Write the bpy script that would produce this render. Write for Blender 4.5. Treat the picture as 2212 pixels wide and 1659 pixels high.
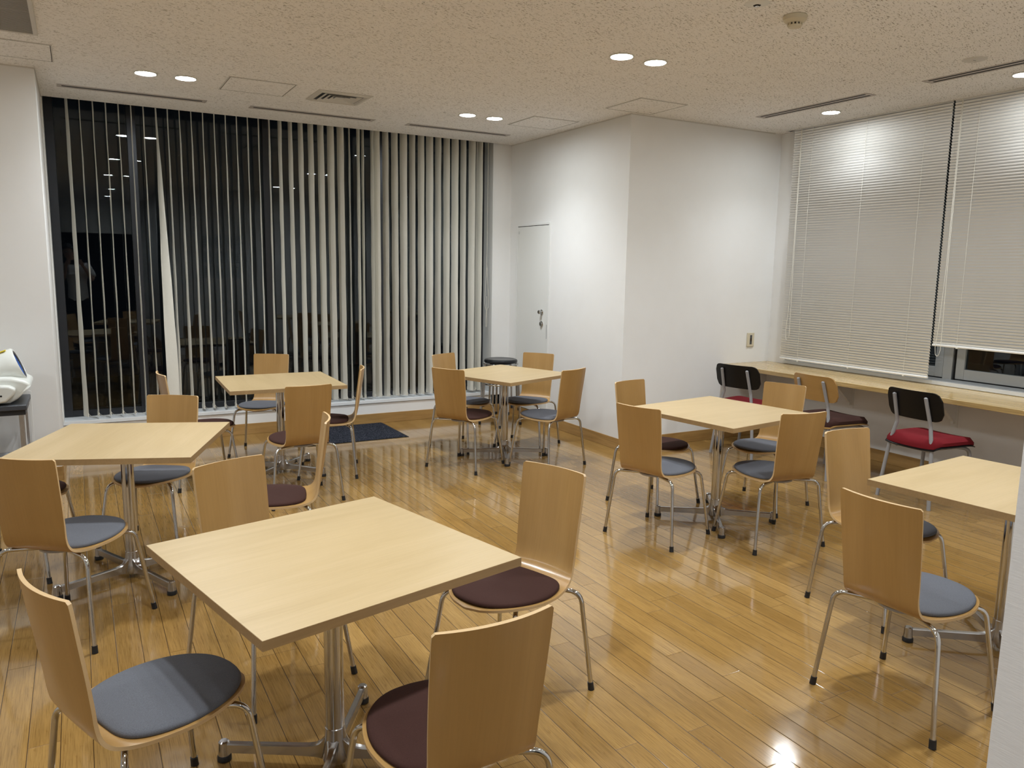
import bpy, math, random
from math import sin, cos, pi, radians as R
from mathutils import Vector, Matrix
random.seed(7)
S = bpy.context.scene
COL = S.collection
for o in list(bpy.data.objects): bpy.data.objects.remove(o)

# ------------------------------------------------------------------ camera, world, exposure
F_PX, YAW, PIT, ROL, CAM_H = 1669.36, .5106, .1471, .0158, 1.5318
fw = Vector((sin(YAW)*cos(PIT), cos(YAW)*cos(PIT), -sin(PIT)))
r0 = Vector((cos(YAW), -sin(YAW), 0)); u0 = r0.cross(fw)
rt = r0*cos(ROL)+u0*sin(ROL); up = -r0*sin(ROL)+u0*cos(ROL)
cd = bpy.data.cameras.new('camera'); cam = bpy.data.objects.new('camera', cd); COL.objects.link(cam)
cd.sensor_fit = 'HORIZONTAL'; cd.sensor_width = 36; cd.lens = F_PX*36/2212; cd.clip_start = .02; cd.clip_end = 200
m = Matrix.Identity(4)
for i in range(3):
    m[i][0] = rt[i]; m[i][1] = up[i]; m[i][2] = -fw[i]
m[2][3] = CAM_H
cam.matrix_world = m
S.camera = cam
w = bpy.data.worlds.new('night'); S.world = w; w.use_nodes = True
w.node_tree.nodes['Background'].inputs[0].default_value = (.012, .015, .022, 1)
w.node_tree.nodes['Background'].inputs[1].default_value = .12
S.view_settings.view_transform = 'Standard'; S.view_settings.look = 'None'; S.view_settings.gamma = 1
S.view_settings.use_curve_mapping = False
S.view_settings.exposure = 0.09
LAMP_W = 66.0          # every downlight
LAMP_C = (.935, .985, 1.04)

H = 2.80               # ceiling
YW, YG = 7.233, 7.467  # window wall face, glass
XC, YC = 4.005, 5.236  # jut-out corner
XR, XB = 5.738, 5.648  # right wall, blind pocket edge
XL, YL = -.170, 6.221  # left pillar corner
XN, YN = 1.30, .652    # near wall corner at the right
TH = .693              # table height

# ------------------------------------------------------------------ mesh helpers
class MB:
    def __init__(s): s.v = []; s.f = []; s.m = []; s.g = []
    def add(s, vs, fs, mi=0, g=None):
        b = len(s.v); s.v += [tuple(p) for p in vs]
        s.g += list(g) if g else [(0, 0, 0)]*len(vs)
        s.f += [tuple(b+i for i in f) for f in fs]; s.m += [mi]*len(fs); return s
    def box(s, x0, x1, y0, y1, z0, z1, mi=0, M=None):
        vs = [Vector((x, y, z)) for z in (z0, z1) for y in (y0, y1) for x in (x0, x1)]
        if M: vs = [M @ v for v in vs]
        return s.add(vs, [(0, 2, 3, 1), (4, 5, 7, 6), (0, 1, 5, 4), (2, 6, 7, 3), (0, 4, 6, 2), (1, 3, 7, 5)], mi)
    def quad(s, a, b, c, d, mi=0): return s.add([a, b, c, d], [(0, 1, 2, 3)], mi)
    def tube(s, path, r, n=12, mi=0, cap=True):
        path = [Vector(p) for p in path]; rs = r if isinstance(r, (list, tuple)) else [r]*len(path)
        t = (path[1]-path[0]).normalized(); a = Vector((0, 0, 1)) if abs(t.z) < .9 else Vector((1, 0, 0))
        nrm = t.cross(a).normalized(); vs = []
        for i, p in enumerate(path):
            if i == 0: t = path[1]-path[0]
            elif i == len(path)-1: t = path[i]-path[i-1]
            else: t = (path[i+1]-p).normalized()+(p-path[i-1]).normalized()
            t.normalize(); nrm = (nrm - t*nrm.dot(t)).normalized(); b = t.cross(nrm)
            vs += [p+(nrm*cos(2*pi*k/n)+b*sin(2*pi*k/n))*rs[i] for k in range(n)]
        fs = [(i*n+k, i*n+(k+1) % n, (i+1)*n+(k+1) % n, (i+1)*n+k) for i in range(len(path)-1) for k in range(n)]
        if cap: fs += [tuple(range(n-1, -1, -1)), tuple((len(path)-1)*n+k for k in range(n))]
        return s.add(vs, fs, mi)
    def lathe(s, prof, n=32, c=(0, 0, 0), mi=0, M=None, close=True):
        vs = []
        for (r, z) in prof: vs += [Vector((r*cos(2*pi*k/n), r*sin(2*pi*k/n), z)) for k in range(n)]
        vs = [(M @ v if M else v)+Vector(c) for v in vs]
        fs = [(i*n+k, i*n+(k+1) % n, (i+1)*n+(k+1) % n, (i+1)*n+k) for i in range(len(prof)-1) for k in range(n)]
        if close: fs += [tuple(range(n-1, -1, -1)), tuple((len(prof)-1)*n+k for k in range(n))]
        return s.add(vs, fs, mi)
    def prism(s, poly, axis, a, b, mi=0, M=None):
        # poly of 2D points extruded along axis from a to b
        def P(p, t):
            v = {'x': (t, p[0], p[1]), 'y': (p[0], t, p[1]), 'z': (p[0], p[1], t)}[axis]
            v = Vector(v); return M @ v if M else v
        n = len(poly); vs = [P(p, a) for p in poly]+[P(p, b) for p in poly]
        fs = [tuple(range(n-1, -1, -1)), tuple(range(n, 2*n))]+[(k, (k+1) % n, n+(k+1) % n, n+k) for k in range(n)]
        return s.add(vs, fs, mi)
    def build(s, name, mats, parent=None, smooth=None, bevel=0, seg=2, recalc=True):
        me = bpy.data.meshes.new(name); me.from_pydata(s.v, [], s.f)
        if not isinstance(mats, (list, tuple)): mats = [mats]
        for mt in mats: me.materials.append(mt)
        me.polygons.foreach_set('material_index', s.m)
        if any(any(q) for q in s.g):
            at = me.attributes.new('grain', 'FLOAT_VECTOR', 'POINT')
            at.data.foreach_set('vector', [c for q in s.g for c in q])
        me.update()
        if recalc:
            import bmesh
            bm = bmesh.new(); bm.from_mesh(me); bmesh.ops.recalc_face_normals(bm, faces=bm.faces); bm.to_mesh(me); bm.free()
        if smooth is not None:
            me.polygons.foreach_set('use_smooth', [True]*len(me.polygons)); me.set_sharp_from_angle(angle=R(smooth))
        o = bpy.data.objects.new(name, me); COL.objects.link(o)
        if bevel:
            b = o.modifiers.new('bevel', 'BEVEL'); b.width = bevel; b.segments = seg; b.limit_method = 'ANGLE'; b.angle_limit = R(35)
            if smooth is None:
                me.polygons.foreach_set('use_smooth', [True]*len(me.polygons)); me.set_sharp_from_angle(angle=R(35))
        if parent: o.parent = parent
        return o

def arc_path(pts, rad, n=6):
    """polyline with rounded corners"""
    pts = [Vector(p) for p in pts]; out = [pts[0]]
    for i in range(1, len(pts)-1):
        a, b, c = pts[i-1], pts[i], pts[i+1]; u = (a-b).normalized(); v = (c-b).normalized()
        ang = u.angle(v); d = min(rad/math.tan(ang/2), (a-b).length*.49, (c-b).length*.49)
        p0, p1 = b+u*d, b+v*d
        for k in range(n+1):
            t = k/n; out.append(p0*(1-t)**2+b*2*t*(1-t)+p1*t*t)
    out.append(pts[-1]); return out

def tag(o, label, cat, group=None):
    o['label'] = label; o['category'] = cat
    if group: o['group'] = group
    return o
def struct(o): o['kind'] = 'structure'; return o
def empty(name, loc=(0, 0, 0), rz=0):
    o = bpy.data.objects.new(name, None); COL.objects.link(o); o.location = loc; o.rotation_euler = (0, 0, rz)
    o.empty_display_size = .05; return o
def copy_tree(o, parent=None):
    c = o.copy(); COL.objects.link(c)
    if parent: c.parent = parent; c.matrix_parent_inverse = o.matrix_parent_inverse.copy()
    for ch in list(o.children): copy_tree(ch, c)
    return c

# ------------------------------------------------------------------ materials
def mat(name, col=(.8, .8, .8), rough=.5, metal=0, spec=.5, coat=0, coat_r=.1, emis=None, es=0):
    m = bpy.data.materials.new(name); m.use_nodes = True; b = m.node_tree.nodes['Principled BSDF']
    b.inputs['Base Color'].default_value = (*col, 1); b.inputs['Roughness'].default_value = rough
    b.inputs['Metallic'].default_value = metal; b.inputs['Specular IOR Level'].default_value = spec
    b.inputs['Coat Weight'].default_value = coat; b.inputs['Coat Roughness'].default_value = coat_r
    if emis: b.inputs['Emission Color'].default_value = (*emis, 1); b.inputs['Emission Strength'].default_value = es
    return m
class NT:
    def __init__(s, m): s.m = m; s.t = m.node_tree; s.b = s.t.nodes['Principled BSDF']
    def n(s, typ, **kw):
        nd = s.t.nodes.new(typ)
        for k, v in kw.items():
            if k.startswith('i_'): nd.inputs[k[2:].replace('_', ' ')].default_value = v
            else: setattr(nd, k, v)
        return nd
    def l(s, a, b): s.t.links.new(a, b)
    def math(s, op, a, b=None, c=None):
        nd = s.n('ShaderNodeMath', operation=op)
        for i, q in enumerate((a, b, c)):
            if q is None: continue
            if isinstance(q, (int, float)): nd.inputs[i].default_value = q
            else: s.l(q, nd.inputs[i])
        return nd.outputs[0]
    def comb(s, x, y, z):
        nd = s.n('ShaderNodeCombineXYZ')
        for i, q in enumerate((x, y, z)):
            if isinstance(q, (int, float)): nd.inputs[i].default_value = q
            else: s.l(q, nd.inputs[i])
        return nd.outputs[0]
    def ramp(s, f, stops):
        nd = s.n('ShaderNodeValToRGB'); s.l(f, nd.inputs[0]); e = nd.color_ramp.elements
        while len(e) < len(stops): e.new(.5)
        for i, (p, c) in enumerate(stops): e[i].position = p; e[i].color = (*c, 1) if len(c) == 3 else c
        return nd.outputs[0]
    def mix(s, f, a, b, mode='MIX'):
        nd = s.n('ShaderNodeMix', data_type='RGBA', blend_type=mode)
        for i, q in ((0, f), (6, a), (7, b)):
            if isinstance(q, (int, float)): nd.inputs[i].default_value = q
            elif isinstance(q, tuple): nd.inputs[i].default_value = (*q, 1)
            else: s.l(q, nd.inputs[i])
        return nd.outputs[2]
    def noise(s, vec, scale, detail=3, rough=.55, dist=0):
        nd = s.n('ShaderNodeTexNoise'); s.l(vec, nd.inputs['Vector'])
        nd.inputs['Scale'].default_value = scale; nd.inputs['Detail'].default_value = detail
        nd.inputs['Roughness'].default_value = rough; nd.inputs['Distortion'].default_value = dist
        return nd.outputs['Fac']
    def bump(s, h, strength=.2, dist=.001):
        nd = s.n('ShaderNodeBump'); nd.inputs['Strength'].default_value = strength; nd.inputs['Distance'].default_value = dist
        s.l(h, nd.inputs['Height']); s.l(nd.outputs[0], s.b.inputs['Normal']); return nd

def wood(name, c1, c2, c3, rough=.35, attr=None, along='x', coat=.0, fine=.25, figure=1.0):
    m = mat(name, c2, rough, coat=coat, coat_r=.12); t = NT(m)
    if attr:
        src = t.n('ShaderNodeAttribute'); src.attribute_name = attr; v = src.outputs['Vector']
    else:
        v = t.n('ShaderNodeTexCoord').outputs['Object']
    oi = t.n('ShaderNodeObjectInfo').outputs['Random']
    sp = t.n('ShaderNodeSeparateXYZ'); t.l(v, sp.inputs[0])
    a, b, c = sp.outputs[0], sp.outputs[1], sp.outputs[2]
    if along == 'y': a, b = b, a
    if along == 'z': a, c = c, a
    off = t.math('MULTIPLY', oi, 37.0)
    vv = t.comb(t.math('ADD', t.math('MULTIPLY', a, .12), off), t.math('ADD', b, off), c)
    n1 = t.noise(vv, 9*figure, 4, .6, 1.2)
    vf = t.comb(t.math('MULTIPLY', a, .035), t.math('ADD', b, off), c)
    n2 = t.noise(vf, 130, 3, .6)
    col = t.ramp(n1, [(.3, c1), (.5, c2), (.72, c3)])
    k = t.ramp(n2, [(.3, (1-fine,)*3), (.6, (1, 1, 1))])
    col = t.mix(1.0, col, k, 'MULTIPLY')
    t.l(col, t.b.inputs['Base Color'])
    t.bump(n2, .05, .0005)
    return m

PLY = wood('beech_plywood', (.33, .185, .057), (.375, .215, .070), (.42, .25, .088), .33, attr='grain', fine=.06, figure=.45, coat=.15)
PLYEDGE = wood('plywood_edge', (.55, .36, .17), (.62, .43, .22), (.68, .50, .28), .45, attr='grain', fine=.2)
TOP = wood('maple_laminate', (.42, .305, .152), (.452, .334, .174), (.487, .362, .197), .38, along='y', fine=.05, figure=.8)
TOPEDGE = wood('maple_edging', (.33, .215, .098), (.37, .245, .115), (.41, .275, .13), .45, along='y', fine=.1)
COUNTERW = wood('counter_laminated_wood', (.43, .29, .115), (.52, .365, .155), (.61, .44, .21), .18, along='y', coat=.15, fine=.2, figure=2.2)
BASEW = wood('skirting_wood', (.34, .19, .06), (.40, .235, .08), (.46, .28, .105), .35, along='x', fine=.2, figure=1.2)
BASEW_Y = wood('skirting_wood_y', (.34, .19, .06), (.40, .235, .08), (.46, .28, .105), .35, along='y', fine=.2, figure=1.2)
CHROME = mat('chrome', (.56, .56, .56), .08, 1)
POLISHED = mat('polished_aluminium', (.50, .50, .51), .2, 1)
ALU = mat('aluminium_frame', (.36, .39, .42), .45, .3)
GREYPAINT = mat('grey_painted_steel', (.30, .30, .31), .35, .0)
RUBBER = mat('black_rubber', (.008, .008, .009), .5)
BLACKPLY = mat('black_plywood', (.006, .0055, .0055), .4, spec=.25)
PLASTICW = mat('white_plastic', (.72, .72, .68), .4)
BEIGEP = mat('beige_plastic', (.62, .56, .42), .45)
SLOTM = mat('slot_metal', (.50, .46, .44), .5)
DARK = mat('dark_void', (.004, .004, .005), .8)
DARKFRAME = mat('dark_bronze_window_frame', (.035, .038, .045), .35, .5)
CEILMETAL = mat('white_ceiling_metal', (.62, .60, .56), .45)
WHITEPAINT = mat('white_paint', (.78, .785, .77), .5)
SILLW = mat('white_sill', (.74, .77, .79), .35)
SLAT = mat('white_slat', (.82, .815, .79), .28, spec=.6)
CORD = mat('cream_cord', (.75, .73, .64), .6)
DARKGREY = mat('dark_grey_plastic', (.05, .055, .065), .45)
VINYLB = mat('black_vinyl', (.006, .007, .010), .28, spec=.4)
OFFWHITE = mat('offwhite_device_plastic', (.70, .72, .68), .35)
YELLOW = mat('yellow_label', (.85, .65, .03), .5)
SKIN = mat('skin', (.50, .30, .21), .5)
HAIR = mat('black_hair', (.012, .010, .009), .5)
TSHIRT = mat('white_cotton', (.75, .76, .78), .85)
TROUSERS = mat('black_cotton', (.012, .012, .014), .85)

def fabric(name, c, amt=.35, sc=700):
    m = mat(name, c, .92, spec=.2); t = NT(m); v = t.n('ShaderNodeTexCoord').outputs['Object']
    n = t.noise(v, sc, 2, .6); k = t.ramp(n, [(.3, (1-amt,)*3), (.7, (1+amt*.3,)*3)])
    t.l(t.mix(1.0, c, k, 'MULTIPLY'), t.b.inputs['Base Color']); t.bump(n, .35, .0006)
    return m
BLUEGREY = fabric('blue_grey_fabric', (.130, .136, .155))
BROWNF = fabric('brown_fabric', (.050, .021, .016))
REDF = fabric('red_fabric', (.17, .009, .014))
VANEF = fabric('cream_blind_fabric', (.78, .765, .695), .08, 300)
CUFFB = fabric('blue_cuff_fabric', (.05, .12, .38), .5, 60)
# mat with speckles
MATF = mat('navy_carpet', (.015, .02, .035), .95, spec=.1)
t = NT(MATF); v = t.n('ShaderNodeTexCoord').outputs['Object']
n = t.noise(v, 95, 4, .75)
t.l(t.ramp(n, [(.40, (.005, .006, .010)), (.53, (.018, .021, .032)), (.62, (.085, .092, .115))]), t.b.inputs['Base Color']); t.bump(n, .8, .004)

# painted/papered wall
WALL = mat('white_wallpaper', (.80, .80, .79), .75, spec=.3)
t = NT(WALL); v = t.n('ShaderNodeTexCoord').outputs['Object']
n = t.noise(v, 420, 3, .6); big = t.noise(v, 2.3, 4, .6)
t.bump(n, .18, .0012)
t.l(t.ramp(big, [(.25, (.785, .78, .765)), (.6, (.81, .81, .80))]), t.b.inputs['Base Color'])
# near wall: horizontal woven paper
WALLN = mat('ribbed_wallpaper', (.80, .80, .79), .75, spec=.3)
t = NT(WALLN); v = t.n('ShaderNodeTexCoord').outputs['Object']
sp = t.n('ShaderNodeSeparateXYZ'); t.l(v, sp.inputs[0])
n = t.noise(t.comb(t.math('MULTIPLY', sp.outputs[0], .08), t.math('MULTIPLY', sp.outputs[1], .08), sp.outputs[2]), 420, 3, .6)
t.bump(n, .25, .001)
t.l(t.ramp(n, [(.35, (.80, .80, .80)), (.55, (.84, .84, .84))]), t.b.inputs['Base Color'])
# rock wool ceiling tile, worm-shaped pits with their shade painted darker
CEIL = mat('rockwool_ceiling', (.66, .63, .57), .9, spec=.15)
t = NT(CEIL); v = t.n('ShaderNodeTexCoord').outputs['Object']
sp = t.n('ShaderNodeSeparateXYZ'); t.l(v, sp.inputs[0])
warp = t.noise(v, 30, 2, .5)
va = t.comb(t.math('ADD', t.math('MULTIPLY', sp.outputs[0], .42), t.math('MULTIPLY', warp, .03)), t.math('ADD', sp.outputs[1], t.math('MULTIPLY', warp, .03)), 0)
n1 = t.noise(va, 150, 2, .5, .6)
dens = t.noise(v, 7, 2, .5)
thr = t.math('ADD', n1, t.math('MULTIPLY', t.math('SUBTRACT', dens, .5), .10))
pit = t.ramp(thr, [(.352, (0, 0, 0)), (.388, (1, 1, 1))])
t.l(t.mix(pit, (.43, .40, .36), (.89, .875, .855)), t.b.inputs['Base Color'])
t.bump(pit, .9, .004)

# bamboo plank floor
FLOOR = mat('bamboo_floor', (.5, .33, .15), .13, spec=.6, coat=.35, coat_r=.06)
t = NT(FLOOR); v = t.n('ShaderNodeTexCoord').outputs['Object']
sp = t.n('ShaderNodeSeparateXYZ'); t.l(v, sp.inputs[0])
PW, PL = .092, .96
u = t.math('DIVIDE', t.math('SUBTRACT', sp.outputs[0], .051), PW)
iu = t.math('FLOOR', u); fu = t.math('SUBTRACT', u, iu)
wn = t.n('ShaderNodeTexWhiteNoise', noise_dimensions='1D'); t.l(iu, wn.inputs['W'])
vv = t.math('ADD', t.math('DIVIDE', sp.outputs[1], PL), t.math('MULTIPLY', wn.outputs['Value'], 5.3))
iv = t.math('FLOOR', vv); fv = t.math('SUBTRACT', vv, iv)
wn2 = t.n('ShaderNodeTexWhiteNoise', noise_dimensions='2D'); t.l(t.comb(iu, iv, 0), wn2.inputs['Vector'])
pr = wn2.outputs['Value']
base = t.ramp(pr, [(0, (.268, .154, .046)), (.35, (.298, .174, .053)), (.7, (.322, .191, .060)), (1, (.352, .212, .069))])
# bamboo strips inside the plank + fibre streaks
strip = t.math('FLOOR', t.math('MULTIPLY', fu, 5.0))
wn3 = t.n('ShaderNodeTexWhiteNoise', noise_dimensions='3D'); t.l(t.comb(iu, iv, strip), wn3.inputs['Vector'])
k1 = t.ramp(wn3.outputs['Value'], [(0, (.94, .93, .91)), (1, (1.05, 1.05, 1.05))])
fib = t.noise(t.comb(t.math('ADD', sp.outputs[0], t.math('MULTIPLY', pr, 9)), t.math('MULTIPLY', sp.outputs[1], .022), 0), 330, 4, .7)
k2 = t.ramp(fib, [(.30, (.55, .50, .42)), (.46, (.92, .91, .89)), (.56, (1.03, 1.03, 1.03)), (.7, (1.16, 1.16, 1.16))])
node = t.noise(t.comb(t.math('MULTIPLY', sp.outputs[0], 1.0), t.math('MULTIPLY', sp.outputs[1], .35), 5), 60, 2, .5)
k3 = t.ramp(node, [(.24, (.82, .78, .70)), (.34, (1, 1, 1))])
c = t.mix(1.0, t.mix(1.0, t.mix(1.0, base, k1, 'MULTIPLY'), k2, 'MULTIPLY'), k3, 'MULTIPLY')
eu = t.math('MINIMUM', fu, t.math('SUBTRACT', 1.0, fu)); ev = t.math('MULTIPLY', t.math('MINIMUM', fv, t.math('SUBTRACT', 1.0, fv)), PL/PW)
edge = t.math('MINIMUM', eu, ev)
joint = t.ramp(eu, [(.007, (0, 0, 0)), (.020, (1, 1, 1))]); joint2 = t.ramp(ev, [(.008, (.55, .50, .42)), (.020, (1, 1, 1))])
c = t.mix(1.0, c, joint2, 'MULTIPLY')
t.l(t.mix(joint, (.045, .022, .008), c), t.b.inputs['Base Color'])
bev = t.ramp(edge, [(.0, (0, 0, 0)), (.035, (1, 1, 1))])
wav = t.noise(v, 5.5, 3, .5)
tilt = t.math('MULTIPLY', t.math('ADD', t.math('MULTIPLY', fu, t.math('SUBTRACT', pr, .5)), 0), .5)
hgt = t.math('ADD', t.math('ADD', bev, t.math('MULTIPLY', wav, 2.2)), t.math('ADD', t.math('MULTIPLY', fib, .05), tilt))
t.bump(hgt, .35, .0009)
rg = t.noise(v, 3.2, 5, .65)
t.l(t.ramp(rg, [(.35, (.07,)*3), (.65, (.15,)*3)]), t.b.inputs['Roughness'])

# glass
GLASS = bpy.data.materials.new('window_glass'); GLASS.use_nodes = True
tt = GLASS.node_tree; tt.nodes.clear()
out = tt.nodes.new('ShaderNodeOutputMaterial'); mx = tt.nodes.new('ShaderNodeMixShader')
tr = tt.nodes.new('ShaderNodeBsdfTransparent'); gl = tt.nodes.new('ShaderNodeBsdfGlossy'); fr = tt.nodes.new('ShaderNodeFresnel')
tr.inputs[0].default_value = (.8, .85, .85, 1); gl.inputs['Roughness'].default_value = .0; gl.inputs[0].default_value = (.60, .63, .66, 1)
fr.inputs['IOR'].default_value = 1.55
tt.links.new(fr.outputs[0], mx.inputs[0]); tt.links.new(tr.outputs[0], mx.inputs[1]); tt.links.new(gl.outputs[0], mx.inputs[2])
tt.links.new(mx.outputs[0], out.inputs[0])
LENS = mat('downlight_lens', (1, 1, 1), .4, emis=(.93, .985, 1.0), es=185)

# ------------------------------------------------------------------ room shell
def wall(name, boxes, m=WALL):
    b = MB()
    for q in boxes: b.box(*q)
    return struct(b.build(name, m))
ZT = 3.05
struct(MB().box(-3.7, 6.6, -5.7, 7.7, -.12, 0).build('floor', FLOOR))
b = MB()
b.box(-3.7, XL, -5.7, YL+.1, H, ZT)
b.box(XL, XB, -5.7, YC, H, ZT)
b.box(XL, XC, YC, YW-.02, H, ZT)
b.box(XL, XC+.1, YW-.02, 7.8, 2.96, ZT); b.box(XB, XR+.4, .5, YC, 2.93, ZT)
b.box(XB, XR+.2, 5.11, YC+.1, H, 2.93)
struct(b.build('ceiling', CEIL))
wall('wall_left', [(-3.7, XL, YL, 7.7, 0, H+.1)])                                # pillar left of the big window
wall('wall_back_low', [(XL, XC, YW, 7.62, 0, .2)])
wall('wall_back_right', [(3.796, XC, YW, 7.62, .0, H+.1)])
wall('wall_door', [(XC, 5.0, 6.0, 7.7, 0, H+.1), (XC, 5.0, YC+.0, 6.0, 0, H+.1)])
wall('wall_column', [(5.0, 6.2, YC, 6.2, 0, H+.1)])
wall('wall_right', [(XR, 5.95, .5, YC, 0, .705), (XR, 5.95, 5.03, YC, .705, 2.95), (5.86, 6.0, .5, YC, 2.86, 3.0)])
wall('wall_near', [(XN, 6.2, .30, YN, 0, H), (XN, XN+.35, -5.6, .30, 0, H)], WALLN)
wall('wall_west', [(-3.8, -3.6, -5.7, 7.7, 0, H)])
wall('wall_near_left', [(-3.7, -.262, .30, YN, 0, H)], WALLN)
wall('wall_south', [(-3.7, -.28, -3.3, -3.1, 0, H), (1.05, XN+.1, -3.3, -3.1, 0, H), (-.28, 1.05, -3.3, -3.1, 2.13, H)])
struct(MB().box(-.30, 1.07, -3.62, -3.58, 0, 2.2).build('doorway_dark_sheet', DARK))  # dark sheet behind the opening, painted in place of an unlit space
# skirting boards
def skirt(name, x0, x1, y0, y1, m): struct(MB().box(x0, x1, y0, y1, 0, .099).build(name, m, bevel=.002))
skirt('baseboard_back', XL, XC-.008, YW-.008, YW, BASEW)
skirt('baseboard_door', XC-.008, XC, YC-.008, YW, BASEW_Y)
skirt('baseboard_column', XC, XR, YC-.008, YC, BASEW)
skirt('baseboard_right', XR-.008, XR, YN, YC-.008, BASEW_Y)
skirt('baseboard_left', -3.6, XL, YL-.008, YL, BASEW)
skirt('baseboard_reveal', XL, XL+.008, YL, YW-.008, BASEW_Y)
skirt('baseboard_near', XN-.008, XN, -3.1, YN, BASEW_Y)
# thin shadow bead round the ceiling
b = MB()
b.box(XC-.006, XC, YC, YW, H-.008, H); b.box(XC-.006, XB, YC-.006, YC, H-.008, H); b.box(-3.6, XL, YL-.006, YL, H-.008, H); b.box(XL, XL+.006, YL, YW, H-.008, H)
struct(b.build('trim_1', CEILMETAL))
# sill of the big window
b = MB(); b.box(XL, 3.80, YW-.012, YG+.0, .205, .236)
struct(b.build('trim_2', SILLW, bevel=.002))
b = MB(); b.box(XL-.001, XL+.010, YW-.02, YG, .236, 2.96); b.box(3.786, 3.797, YW-.012, YG, .236, 2.96)
struct(b.build('trim_3', WHITEPAINT, bevel=.002))

# ---- window_1: big night window with dark frames
win = struct(empty('window_1', (XL, YG, .236)))
def loc(o): o.matrix_parent_inverse = Matrix.Translation(-win.location); return o
b = MB(); Y0, Y1 = 7.42, YG+.09
for (x0, x1) in [(XL+.010, XL+.075), (.43, .50), (1.53, 1.60), (2.64, 2.71), (3.715, 3.786)]: b.box(x0, x1, Y0, Y1, .236, 2.96)
b.box(XL+.02, 3.78, Y0+.004, Y1-.004, .237, .29); b.box(XL+.02, 3.78, Y0+.004, Y1-.004, 2.88, 2.958)
loc(b.build('window_frame', DARKFRAME, win, bevel=.003))
for (x0, x1) in [(XL+.075, .43), (.50, 1.53), (1.60, 2.64), (2.71, 3.715)]:
    loc(MB().box(x0, x1, 7.440, 7.448, .29, 2.88).build('pane', GLASS, win))
# exterior: a dark terrace slab and parapet seen dimly through the glass
struct(MB().box(-6, 9, 7.72, 12, -.4, -.02).build('trim_4', mat('dark_concrete', (.03, .03, .03), .9)))

# ---- window_2: aluminium windows behind the venetian blinds
w2 = struct(empty('window_2', (5.8, 3.5, .7)))
def lw(o): o.matrix_parent_inverse = Matrix.Translation(-w2.location); return o
b = MB()
b.box(5.780, 5.90, .6, 5.05, .705, .752); b.box(5.785, 5.90, .6, 5.05, 2.80, 2.86)
for y in (4.98, 3.47, 1.98, .66): b.box(5.785, 5.90, y, y+.07, .742, 2.80)
for y in (3.455, 1.965): b.box(5.795, 5.90, y, y+.006, .742, 2.80, 1)
lw(b.build('window_frame', [ALU, DARK], w2, bevel=.002))
for (y0, y1) in [(3.549, 4.975), (2.06, 3.45), (.74, 1.96)]:
    f = MB(); f.box(5.80, 5.84, y0, y0+.065, .760, 2.79); f.box(5.80, 5.84, y1-.065, y1, .760, 2.79)
    f.box(5.80, 5.84, y0+.065, y1-.065, .760, .838); f.box(5.80, 5.84, y0+.065, y1-.065, 2.72, 2.79)
    so = lw(f.build('sash', ALU, w2, bevel=.002))
    p = MB().box(5.818, 5.824, y0+.065, y1-.065, .838, 2.72).build('pane', GLASS, so)
    p.matrix_parent_inverse = Matrix.Translation(-w2.location)
    p.matrix_parent_inverse = Matrix.Identity(4); p.parent = so
b = MB(); b.box(5.810, 5.842, .7, 5.03, .751, .761); lw(b.build('gasket', DARK, w2))
struct(MB().box(XR-.012, 5.79, YN, 5.03, .705, .736).build('trim_5', SILLW, bevel=.003))
struct(MB().box(XB-.006, XB, YN, 5.11, H-.003, 2.93).build('trim_6', CEILMETAL))

# ---- door in the side wall
dr = struct(empty('door_1', (XC, 6.77, 0)))
def ld(o): o.matrix_parent_inverse = Matrix.Translation(-dr.location); return o
b = MB(); y0, y1 = 6.455, 7.065
b.box(XC-.010, XC, y0-.022, y0, .099, 1.99); b.box(XC-.010, XC, y1, y1+.022, .099, 1.99); b.box(XC-.010, XC, y0, y1, 1.968, 1.99)
ld(b.build('door_frame', WHITEPAINT, dr, bevel=.001))
ld(MB().box(XC-.0005, XC, y0, y1, .099, 1.968).build('gap', DARK, dr))
ld(MB().box(XC-.006, XC-.0005, y0+.004, y1-.003, .105, 1.962).build('leaf', mat('door_white', (.77, .775, .75), .5), dr, bevel=.001))
ld(MB().lathe([(.024, 0), (.026, .004), (.024, .010), (.014, .014), (.013, .022), (.018, .028), (.020, .038), (.015, .044), (.001, .045)], 24, (XC-.006, 6.555, 1.12), M=Matrix.Rotation(-pi/2, 4, 'Y')).build('knob', CHROME, dr, smooth=40))
k2 = ld(MB().lathe([(.027, 0), (.028, .005), (.024, .012), (.019, .013), (.018, .020), (.001, .021)], 24, (XC-.006, 6.555, 1.003), M=Matrix.Rotation(-pi/2, 4, 'Y')).build('lock', CHROME, dr, smooth=40))
ld(MB().box(XC-.0075, XC-.006, y0+.005, y0+.012, .86, 1.0).build('strike_plate', GREYPAINT, dr))
# small room code in a drawn square
b = MB(); X = XC-.0066; yc, zc, s_ = 7.035, 1.905, .013
for (a0, a1, c0, c1) in [(-1, 1, .9, 1), (-1, 1, -1, -.9), (-1, -.9, -.9, .9), (.9, 1, -.9, .9), (-.6, -.5, -.5, .5), (-.5, -.1, .4, .5), (-.5, -.1, -.5, -.4), (.1, .6, .4, .5), (.1, .2, 0, .4), (.1, .6, -.05, .05), (.5, .6, -.5, 0), (.1, .6, -.5, -.4)]:
    b.box(X-.0003, X, yc-s_*a1, yc-s_*a0, zc+s_*c0, zc+s_*c1)
ld(b.build('code_label', GREYPAINT, dr))

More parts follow.
